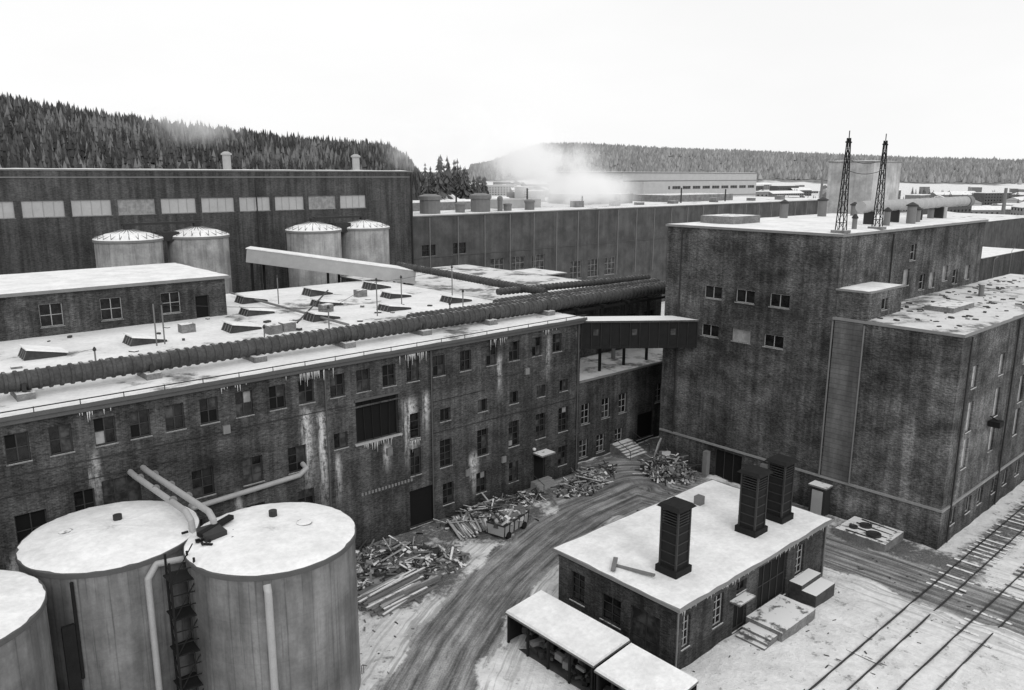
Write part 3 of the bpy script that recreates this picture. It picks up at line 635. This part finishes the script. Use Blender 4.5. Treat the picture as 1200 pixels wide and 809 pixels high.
shell('storage_shed',(200,30,0),190,215,20,50,-1,6,{},'panel','roofsnow_clean'); shell('storage_shed',(260,25,0),255,300,40,62,-1,7,{},'midmetal','roofsnow'); shell('storage_shed',(330,70,0),330,380,60,82,-1,9,{},'paleclad','roofsnow_clean')
shell('storage_shed',(300,90,0),300,370,96,130,-1,14,{},'hall2','roofsnow'); shell('storage_shed',(400,20,0),395,460,10,50,-1,10,{},'trim','roofsnow_clean'); shell('storage_shed',(235,75,0),225,262,70,92,-1,9,{},'brick_hall','roofsnow_clean')
def lamp(x,y,h=10):
    g=group('street_lamp',(x,y,0)); mb=MB(); mb.cyl((x,y,-.2),(x,y,h),.13,'midmetal',8,.06); mb.cyl((x,y,h),(x+1.6,y,h+.5),.05,'midmetal',6); mb.box(x+1.3,x+2.1,y-.15,y+.15,h+.4,h+.58,'trim'); mb.obj('pole',g)
for i in range(9): lamp(135+i*26,18+i*4.5)
for i in range(6): lamp(155+i*30,54+i*5)
mb=MB()
for i in range(24):
    for off,wd in ((8,4),(34,3),(-30,3)):
        x0=140+i*22;x1=x0+22; mb.quad([(x0,off+.153*x0-wd,.12),(x1,off+.153*x1-wd,.12),(x1,off+.153*x1+wd,.12),(x0,off+.153*x0+wd,.12)],'trim')
mb.obj('distant_road')

# ------------------------------------------------------------------ outbuilding with three stacks
Wd=[((33.6-25.3-.65,33.6-25.3+.65,1.2,3.4),2,4,'frame_d','glass'),((30.6-25.3-.85,30.6-25.3+.85,1.0,2.9),2,3,'frame_d','glass'),((27.8-25.3-1.2,27.8-25.3+1.2,.0,3.1),2,3,'frame_d','glass2')]
Sd=[((.5,1.3,1.4,3.6),2,4,'frame_l','glass'),((3.8,4.9,1.5,3.7),2,4,'frame_l','glass'),((6.2,7.8,.2,2.5),2,1,'frame_d','void'),((6.4,7.6,2.9,3.7),2,1,'frame_d','glass'),((9.1,12.9,.5,3.9),4,2,'frame_d','void'),((14.2,15.3,1.4,3.7),2,4,'frame_l','glass')]
ob=shell('brick_outbuilding',(45,30,0),36.4,54.9,25.3,35.4,-.3,4.35,{'W':Wd,'S':Sd},'brick_small','roofsnow_clean',over=.35,rt=.4)
mb=MB()
mb.box(44.2,48.6,22.6,25.28,-.1,.75,'snowy_mid'); mb.box(49.8,52.6,23.2,25.28,-.1,1.0,'snowy_dark'); mb.box(49.8,52.6,24.3,25.28,1.0,1.35,'snowy_dark')
for i in range(3): mb.box(43.3-.35*i,44.18-.35*i if i==0 else 43.3-.35*(i-1),22.9,25,-.1,.5-.17*i,'snowy_mid')
mb.box(36.36,54.94,25.22,25.297,3.95,4.1,'brick_small'); mb.box(36.32,36.397,25.3,35.4,3.95,4.1,'brick_small')
mb.box(42.0,43.9,24.5,25.28,2.65,2.75,'snowy_mid')
mb.beam((37.2,31.2,4.7),(37.9,28.3,4.85),.22,.12,'wood'); mb.beam((36.5,30.6,4.75),(37.7,31.4,4.95),.3,.1,'wood')
mb.cyl((36.2,25.15,0),(36.2,25.15,4.3),.06,'midmetal',8); mb.cyl((54.6,25.15,0),(54.6,25.15,4.3),.06,'midmetal',8)
for i in range(60):
    a=random.uniform(36.3,55);L=abs(random.gauss(0,.14))+.05; mb.cyl((a,24.96,4.36),(a,24.96,4.36-L),.02,'white',4,.004)
mb.obj('loading_steps',ob)
def stack(x,y):
    g=group('louvred_steel_stack',(x,y,4.6)); mb=MB(); w=.62
    mb.box(x-w-.22,x+w+.22,y-w-.22,y+w+.22,4.55,5.1,'rust'); mb.box(x-w,x+w,y-w,y+w,5.1,8.0,'rust')
    for sx in (-1,1):
        for sy in (-1,1): mb.box(x+sx*(w+.02)-.06,x+sx*(w+.02)+.06,y+sy*(w+.02)-.06,y+sy*(w+.02)+.06,5.1,9.2,'darkmetal')
    for i in range(6):
        z=8.05+i*.19; mb.box(x-w-.05,x+w+.05,y-w-.05,y+w+.05,z,z+.06,'darkmetal')
    for i in range(4): mb.box(x-w-.04,x+w+.04,y-w-.04,y+w+.04,5.4+i*.7,5.47+i*.7,'darkmetal')
    mb.box(x-w*.7,x+w*.7,y-w*.7,y+w*.7,8.0,9.15,'void')
    mb.hexa([(x-w-.3,y-w-.3,9.2),(x+w+.3,y-w-.3,9.2),(x+w+.3,y+w+.3,9.2),(x-w-.3,y+w+.3,9.2),(x-w-.1,y-w-.1,9.42),(x+w+.1,y-w-.1,9.42),(x+w+.1,y+w+.1,9.42),(x-w-.1,y+w+.1,9.42)],'rust')
    mb.obj('stack_body',g)
stack(39.6,28.1);stack(48.6,27.9);stack(52.1,27.8)
mb=MB(); mb.lathe((43.6,30.2,4.6),(0,0,1),[(0,.8),(.25,.75),(.4,.3)],14,'roofsnow_clean'); mb.box(49.6,50.2,33,33.6,4.6,5.3,'midmetal')
mb.obj('roof_vent',ob)
for (x0,x1,y0,y1,h) in ((30.8,33.9,27.0,34.6,2.5),(30.5,33.6,21.9,26.6,2.55)):
    g=group('open_lean_to_shed',(x0,y0,0)); mb=MB()
    mb.hexa([(x0-.15,y0-.1,h-.32),(x1,y0-.1,h-.02),(x1,y1,h-.02),(x0-.15,y1,h-.32),(x0-.15,y0-.1,h-.2),(x1,y0-.1,h+.1),(x1,y1,h+.1),(x0-.15,y1,h-.2)],'wood')
    for i in range(5):
        y=y0+.1+(y1-y0-.3)*i/4; mb.box(x0,x0+.14,y,y+.14,-.1,h-.3,'rust'); mb.box(x1-.2,x1-.06,y,y+.14,-.1,h-.1,'rust')
    mb.box(x1-.05,x1,y0,y1,0,h-.05,'rust'); mb.box(x0+.1,x1-.1,y0,y0+.05,0,h-.33,'rust'); mb.box(x0+.1,x1-.1,y1-.05,y1,0,h-.33,'rust')
    mb.box(x0+.1,x1-.06,y0+.06,y1-.1,-.05,.06,'junk')
    for i in range(70):
        c=(random.uniform(x0+.3,x1-.5),random.uniform(y0+.5,y1-.5),random.uniform(.2,1.3)); mb.rbox(c,(random.uniform(.2,1.0),random.uniform(.15,.5),random.uniform(.1,.5)),Matrix.Rotation(random.random()*3,3,'Z'),random.choice(['junk','junk','rust','wood']))
    mb.obj('frame',g); mb=MB(); mb.hexa([(x0-.13,y0-.08,h-.197),(x1-.02,y0-.08,h+.103),(x1-.02,y1-.03,h+.103),(x0-.13,y1-.03,h-.197),(x0-.06,y0-.03,h-.05),(x1-.1,y0-.03,h+.25),(x1-.1,y1-.1,h+.25),(x0-.06,y1-.1,h-.05)],'roofsnow_clean'); mb.obj('snow',g)
# ------------------------------------------------------------------ storage tanks in front
def tank(x,y,r=4.6,z=9.9,bolts=0):
    g=group('steel_storage_tank',(x,y,0)); key='tank%.1f'%x; M[key]=cladding('tank_cladding',.155,1.45,.72,.34,.42,False,(x,y,r))
    mb=MB(); mb.lathe((x,y,-.3),(0,0,1),[(0,r),(z+.3,r)],96,key); mb.lathe((x,y,z-.3),(0,0,1),[(0,r+.02),(.02,r+.08),(.28,r+.08),(.31,r+.02)],96,'trim_d'); mb.obj('shell',g,True)
    mb=MB(); n=72; prof=[(.0,r+.05),(.07,r-.1),(.13,r-.5),(.28,r*.6),(.40,r*.25),(.43,.05)]; k=mb.mi('roofsnow_clean')
    for t,q in prof:
        for j in range(n):
            a=6.28318*j/n; qq=q-(abs(random.gauss(0,.05)) if t<.1 else 0); mb.v.append((x+qq*math.cos(a),y+qq*math.sin(a),z+.015+t+(random.uniform(-.02,.02) if t>.05 else 0)))
    for i in range(len(prof)-1):
        for j in range(n): mb.f.append((i*n+j,i*n+(j+1)%n,(i+1)*n+(j+1)%n,(i+1)*n+j)); mb.m.append(k)
    mb.f.append(tuple((len(prof)-1)*n+j for j in range(n))); mb.m.append(k); mb.obj('snow_top',g,True)
    return g
t1=tank(11,46.2);t2=tank(17.7,39.9);t0=tank(2.1,42.3)
mb=MB(); mb.cyl((11.6,47,10.2),(11.6,47,10.6),.25,'darkmetal',12); mb.lathe((9,47.5,10.1),(0,0,1),[(0,.4),(.14,.4),(.2,.2)],12,'snowy_mid'); mb.cyl((8.0,42.45,9.5),(8.0,42.45,4),.09,'rust',8)
mb.box(7.3,7.9,42.4,42.6,2,7.2,'rust'); mb.obj('fittings',t1)
mb=MB(); mb.cyl((18.6,41.6,10.2),(18.6,41.6,10.6),.24,'darkmetal',12); mb.lathe((19.5,39.5,10.2),(0,0,1),[(0,.45),(.12,.45),(.18,.3)],12,'snowy_mid')
mb.box(14.4,15.6,41,42.4,9.95,10.5,'darkmetal'); mb.beam((14.3,41.6,10.4),(16.6,42.8,10.4),.35,.25,'rust')
for i in range(25): mb.rbox((random.gauss(14.8,.7),random.gauss(41.6,.6),10.2),(random.uniform(.1,.5),.12,.1),Matrix.Rotation(random.random()*3,3,'Z'),'rust')
mb.obj('fittings',t2)
def arc_pipe(mb,pts,r,mat,n=14):
    for p,q in zip(pts[:-1],pts[1:]): mb.cyl(p,q,r,mat,n)
    for p in pts[1:-1]:
        mb.lathe(Vector(p)-Vector((0,0,r)),(0,0,1),[(r-r*math.cos(t),max(.01,r*math.sin(t))) for t in np.linspace(0.05,math.pi-.05,7)],n,mat)
pp=group('transfer_pipes',(15,47,10)); mb=MB()
arc_pipe(mb,[(14.0,52.6,11.0),(14.0,51.6,11.0),(14.5,44.2,10.9),(14.5,43.4,10.6),(14.5,43.2,9.6)],.19,'lightmetal')
arc_pipe(mb,[(14.8,52.6,11.1),(14.8,51.6,11.1),(15.4,43.0,11.0),(15.4,42.4,10.7),(15.4,42.2,9.8)],.19,'lightmetal')
arc_pipe(mb,[(17.6,52.6,7.6),(17.6,52.0,7.6),(25.5,52.0,7.9),(26.1,52.0,8.3),(26.1,52.6,8.5)],.19,'lightmetal')
arc_pipe(mb,[(15.3,35.4,-.2),(15.3,35.4,9.2),(15.35,35.6,9.5)],.2,'lightmetal')
arc_pipe(mb,[(11.3,41.2,-.2),(11.3,41.2,9.0),(11.9,41.6,9.5),(13.4,41.4,9.4)],.18,'lightmetal')
for y in (51,48.5,46): 
    for x in (14.1,15.0): mb.lathe((x+ (52-y)*.06,y,11),(0,1,0),[(0,.24),(.1,.24)],12,'trim')
mb.obj('pipe_runs',pp,True)
lt=group('access_ladder_tower',(12.5,40,0)); mb=MB()
for (x,y) in ((12.0,39.8),(13.2,39.6),(12.2,41),(13.2,40.6)): mb.beam((x,y,0),(x,y,10.2),.1,.1,'rust')
for i in range(14):
    z=.6+i*.7; mb.beam((12.0,39.8,z),(13.2,39.6,z),.05,.05,'rust'); mb.beam((12.0,39.8,z),(12.2,41,z),.05,.05,'rust')
    if i%3==0: mb.box(12.0,13.2,39.7,41,z,z+.06,'rust'); mb.beam((12.0,39.8,z),(13.2,39.6,z+2),.05,.05,'rust')
mb.obj('ladder_frame',lt)

# ------------------------------------------------------------------ rubble, timber, skip
def pile(name,cx,cy,rx,ry,h,nplank,nchunk,mats=('wood','wood2','junk','snowy_mid','darkmetal'),Lr=(.8,3.0)):
    g=group(name,(cx,cy,0)); mb=MB()
    def hz(x,y): return h*max(0,1-((x-cx)/rx)**2-((y-cy)/ry)**2)
    n=18; base=[]
    for i in range(n+1):
        row=[]
        for j in range(n+1):
            x=cx-rx+2*rx*i/n;y=cy-ry+2*ry*j/n; q=hz(x,y); row.append((x,y,q*random.uniform(.5,1.1)-.06))
        base.append(row)
    for i in range(n):
        for j in range(n): mb.quad([base[i][j],base[i+1][j],base[i+1][j+1],base[i][j+1]],random.choices(['junk','roofsnow_dirty','concrete','snowy_mid'],[4,4,2,2])[0])
    for i in range(nplank):
        a=random.uniform(0,6.28);q=math.sqrt(random.random()); x=cx+rx*q*math.cos(a);y=cy+ry*q*math.sin(a); L=random.uniform(*Lr)
        R=Matrix.Rotation(random.uniform(0,6.28),3,'Z')@Matrix.Rotation(random.gauss(0,.22),3,'Y'); mb.rbox((x,y,hz(x,y)+random.uniform(.05,.3)),(L,random.uniform(.06,.18),random.uniform(.03,.09)),R,random.choices(mats,[5,2,3,2,2])[0])
    for i in range(nchunk):
        a=random.uniform(0,6.28);q=math.sqrt(random.random())*1.1; x=cx+rx*q*math.cos(a);y=cy+ry*q*math.sin(a); s=random.uniform(.08,.42)
        R=Matrix.Rotation(random.random()*6,3,'Z')@Matrix.Rotation(random.gauss(0,.5),3,'X'); mb.rbox((x,y,hz(x,y)+s*.2),(s,s*random.uniform(.4,1.5),s*random.uniform(.2,.9)),R,random.choice(['junk','snowy_mid','snowy_mid','wood','snowy_dark','concrete','darkmetal']))
    mb.obj('rubble',g)
pile('debris_pile',30.0,49.2,4.5,2.8,.9,110,220)
pile('debris_pile',33.5,46.5,3.0,2.2,.5,50,110)
pile('debris_pile',42.5,50.6,4.2,1.4,.8,80,140)
pile('debris_pile',53.5,49.2,3.0,1.6,.7,60,110)
pile('debris_pile',62.9,45.8,2.3,2.8,1.8,130,200)
pile('debris_pile',47.5,50.6,1.8,1.2,.6,30,60)
pile('debris_pile',57,50.6,3.0,1.4,.6,40,80)
lp=group('timber_stack',(28.5,44,0)); mb=MB()
for l in range(4):
    for i in range(16-3*l):
        y=42.6+i*.24+.25*l+random.uniform(-.06,.06); x0=26.2+random.uniform(-.6,.6); L=random.uniform(4.0,6.2)
        mb.beam((x0,y,.18+l*.17),(x0+L,y+random.uniform(-.35,.35)+.6,.18+l*.17+random.uniform(-.04,.08)),.2,.13,random.choice(['wood2','wood','wood','snowy_mid']))
for x in (27,29.4): mb.box(x,x+.2,42.4,46.4,-.05,.1,'wood')
mb.obj('planks',lp)
lp=group('timber_stack',(38.3,50,0)); mb=MB()
for i in range(26): mb.beam((37.6+i*.12,47.8+random.uniform(-.3,.3),.1+random.random()*.5),(38.6+i*.16,51.5+random.uniform(-.5,.4),.15+random.random()*.5),.16,.09,random.choice(['wood2','wood','snowy_mid']))
mb.obj('planks',lp)
sk=group('rubble_skip_trailer',(41.9,46.9,0)); mb=MB(); R=Matrix.Rotation(.25,3,'Z'); c=Vector((41.9,46.9,0))
def P(a,b_,z): return c+R@Vector((a,b_,z))
for (a0,b0,a1,b1) in ((-1.9,-.9,1.9,-.9),(1.9,-.9,1.9,.9),(1.9,.9,-1.9,.9),(-1.9,.9,-1.9,-.9)):
    mb.quad([P(a0*.94,b0*.9,.35),P(a1*.94,b1*.9,.35),P(a1,b1,1.35),P(a0,b0,1.35)],'lightmetal'); mb.beam(P(a0,b0,1.37),P(a1,b1,1.37),.1,.1,'darkmetal')
for i in range(6):
    for s in (-.93,.93): mb.beam(P(-1.8+i*.72,s*.92,.35),P(-1.85+i*.74,s,1.35),.07,.07,'darkmetal')
mb.quad([P(-1.8,-.8,.7),P(1.8,-.8,.7),P(1.8,.8,.7),P(-1.8,.8,.7)],'junk')
for s in (-1.2,1.2):
    for w in (-.85,.85): mb.cyl(P(s,w-.1,.32),P(s,w+.1,.32),.32,'rust',16)
mb.beam(P(1.9,0,.4),P(3.2,0,.35),.1,.1,'darkmetal')
for i in range(80): mb.rbox(P(random.uniform(-1.7,1.7),random.uniform(-.75,.75),random.uniform(1.0,1.65)),(random.uniform(.2,1.0),random.uniform(.1,.5),random.uniform(.05,.35)),Matrix.Rotation(random.random()*6,3,'Z')@Matrix.Rotation(random.gauss(0,.4),3,'Y'),random.choice(['snowy_mid','wood2','wood','junk','white']))
mb.obj('skip_body',sk)
mb=MB(); mb.rbox((63.6,48.0,1.7),(1.7,.15,2.6),Matrix.Rotation(.5,3,'Z')@Matrix.Rotation(.25,3,'X'),'lightmetal'); mb.rbox((63.2,46.6,1.8),(1.2,.9,.8),Matrix.Rotation(.9,3,'Z')@Matrix.Rotation(.3,3,'Y'),'lightmetal'); mb.obj('scrap_steel_panel')
mb=MB()
for (x,y) in ((20.6,37.2),(21,38)): mb.box(x,x+.8,y,y+.6,0,.7,'darkmetal')
for i in range(9): mb.cyl((20.7+i*.12,37.2,.7),(20.6+i*.14,37.3,1.2),.03,'wood',5)
mb.obj('scrap_bin')
mb=MB()
for i in range(420):
    x=random.uniform(22,64);y=random.uniform(37,51.8)
    if segd(np.array([[x]]),np.array([[y]]),road1)[0,0]<2.6: continue
    s=random.uniform(.05,.22); mb.rbox((x,y,s*.2),(s*random.uniform(1,4),s*.6,s*.4),Matrix.Rotation(random.random()*6,3,'Z'),random.choice(['junk','wood','midmetal','rust']))
for i in range(160):
    x=random.uniform(27,65);y=random.uniform(16,25); s=random.uniform(.05,.14); mb.rbox((x,y,s*.2),(s*random.uniform(1,3),s*.6,s*.4),Matrix.Rotation(random.random()*6,3,'Z'),'junk')
mb.obj('scattered_scrap')
def track(yc,x0,x1,slp=0):
    g=group('railway_track',(x0,yc,0)); mb=MB(); Y=lambda x:yc+slp*(x-60)
    for s in (-.76,.76):
        mb.beam((x0,Y(x0)+s,.08),(x1,Y(x1)+s,.08),.08,.12,'darkmetal')
    x=x0
    while x<x1:
        if x>62.5: mb.rbox((x,Y(x),.03),(.26,2.5,.1),Matrix.Identity(3),'wood' if random.random()<.4 else 'snowy_mid')
        elif random.random()<.3: mb.rbox((x,Y(x),.0),(.26,2.5,.08),Matrix.Identity(3),'snowy_mid')
        x+=.8
    mb.obj('rails_and_sleepers',g)
track(18.2,38,220);track(14.4,38,220,-.02)

# ------------------------------------------------------------------ steam plumes (real volumes)
def steam(loc,scale,dens,ns=.11,thr=(.40,.62),e=.42):
    bpy.ops.mesh.primitive_ico_sphere_add(subdivisions=3,radius=1,location=loc); o=bpy.context.object; o.scale=scale; o.name='steam_cloud'
    m=bpy.data.materials.new('steam'); m.use_nodes=True; nt=m.node_tree; nt.nodes.clear()
    out=nd(nt,'ShaderNodeOutputMaterial'); pv=nd(nt,'ShaderNodeVolumeScatter'); pv.inputs['Color'].default_value=(1,1,1,1)
    em=nd(nt,'ShaderNodeEmission'); ad=nd(nt,'ShaderNodeAddShader')
    tc=nd(nt,'ShaderNodeTexCoord'); ln=nd(nt,'ShaderNodeVectorMath',operation='LENGTH'); nt.links.new(tc.outputs['Object'],ln.inputs[0])
    fall=ramp(nt,ln.outputs['Value'],.05,.95,1,0); n=noise(nt,pos(nt),ns,6,.62)
    d=math_(nt,'MULTIPLY',fall,ramp(nt,n,thr[0],thr[1],0,1)); d=math_(nt,'MULTIPLY',d,dens)
    nt.links.new(d,pv.inputs['Density']); nt.links.new(math_(nt,'MULTIPLY',d,e),em.inputs['Strength'])   # added glow, emission standing in for multiple scattering
    nt.links.new(pv.outputs[0],ad.inputs[0]); nt.links.new(em.outputs[0],ad.inputs[1]); nt.links.new(ad.outputs[0],out.inputs['Volume']); o.data.materials.append(m)
steam((134,124,25.5),(19,12,7),.40,.12,(.40,.60)); steam((124,127,32),(20,15,10),.26,.10,(.40,.60)); steam((110,130,38),(18,15,9),.14,.08,(.40,.62))
steam((124,330,50),(30,30,12),.035,.04,(.42,.6)); steam((171,246,40),(16,16,12),.06,.06,(.40,.62))

# ------------------------------------------------------------------ light, sky, camera
w=bpy.data.worlds.new("World"); S.world=w; w.use_nodes=True; nt=w.node_tree; bg=nt.nodes['Background']
SUN_EL=math.radians(34); sd=Vector((-.25,-.8,0)).normalized()
sky=nd(nt,'ShaderNodeTexSky',sky_type='NISHITA'); sky.sun_disc=False; sky.sun_elevation=SUN_EL; sky.sun_rotation=math.atan2(sd.x,sd.y)
bw=nd(nt,'ShaderNodeRGBToBW'); nt.links.new(sky.outputs[0],bw.inputs[0])
tc=nd(nt,'ShaderNodeTexCoord'); cl=noise(nt,scaled(nt,tc.outputs['Generated'],(1,1,3)),1.6,5,.55)
over=ramp(nt,cl,.3,.7,9.7,10.3)
v=mixv(nt,.95,bw.outputs[0],over); nt.links.new(grey(nt,v),bg.inputs['Color']); bg.inputs['Strength'].default_value=.1
L=bpy.data.lights.new('sun','SUN'); L.energy=.9; L.angle=math.radians(22); L.color=(1,1,1); lo=bpy.data.objects.new('sun',L); bpy.context.collection.objects.link(lo)
dirv=Vector((sd.x*math.cos(SUN_EL),sd.y*math.cos(SUN_EL),math.sin(SUN_EL))); lo.rotation_euler=dirv.to_track_quat('Z','Y').to_euler(); lo.location=(0,0,80)
c=bpy.data.cameras.new('camera'); c.lens=926/1200*36; c.sensor_width=36; c.clip_end=20000; c.clip_start=.5
o=bpy.data.objects.new('camera',c); bpy.context.collection.objects.link(o); S.camera=o
o.matrix_world=Matrix.Translation((0,0,30))@Matrix.Rotation(math.radians(-42.04),4,'Z')@Matrix.Rotation(math.radians(90-12.24),4,'X')@Matrix.Rotation(.0031,4,'Z')
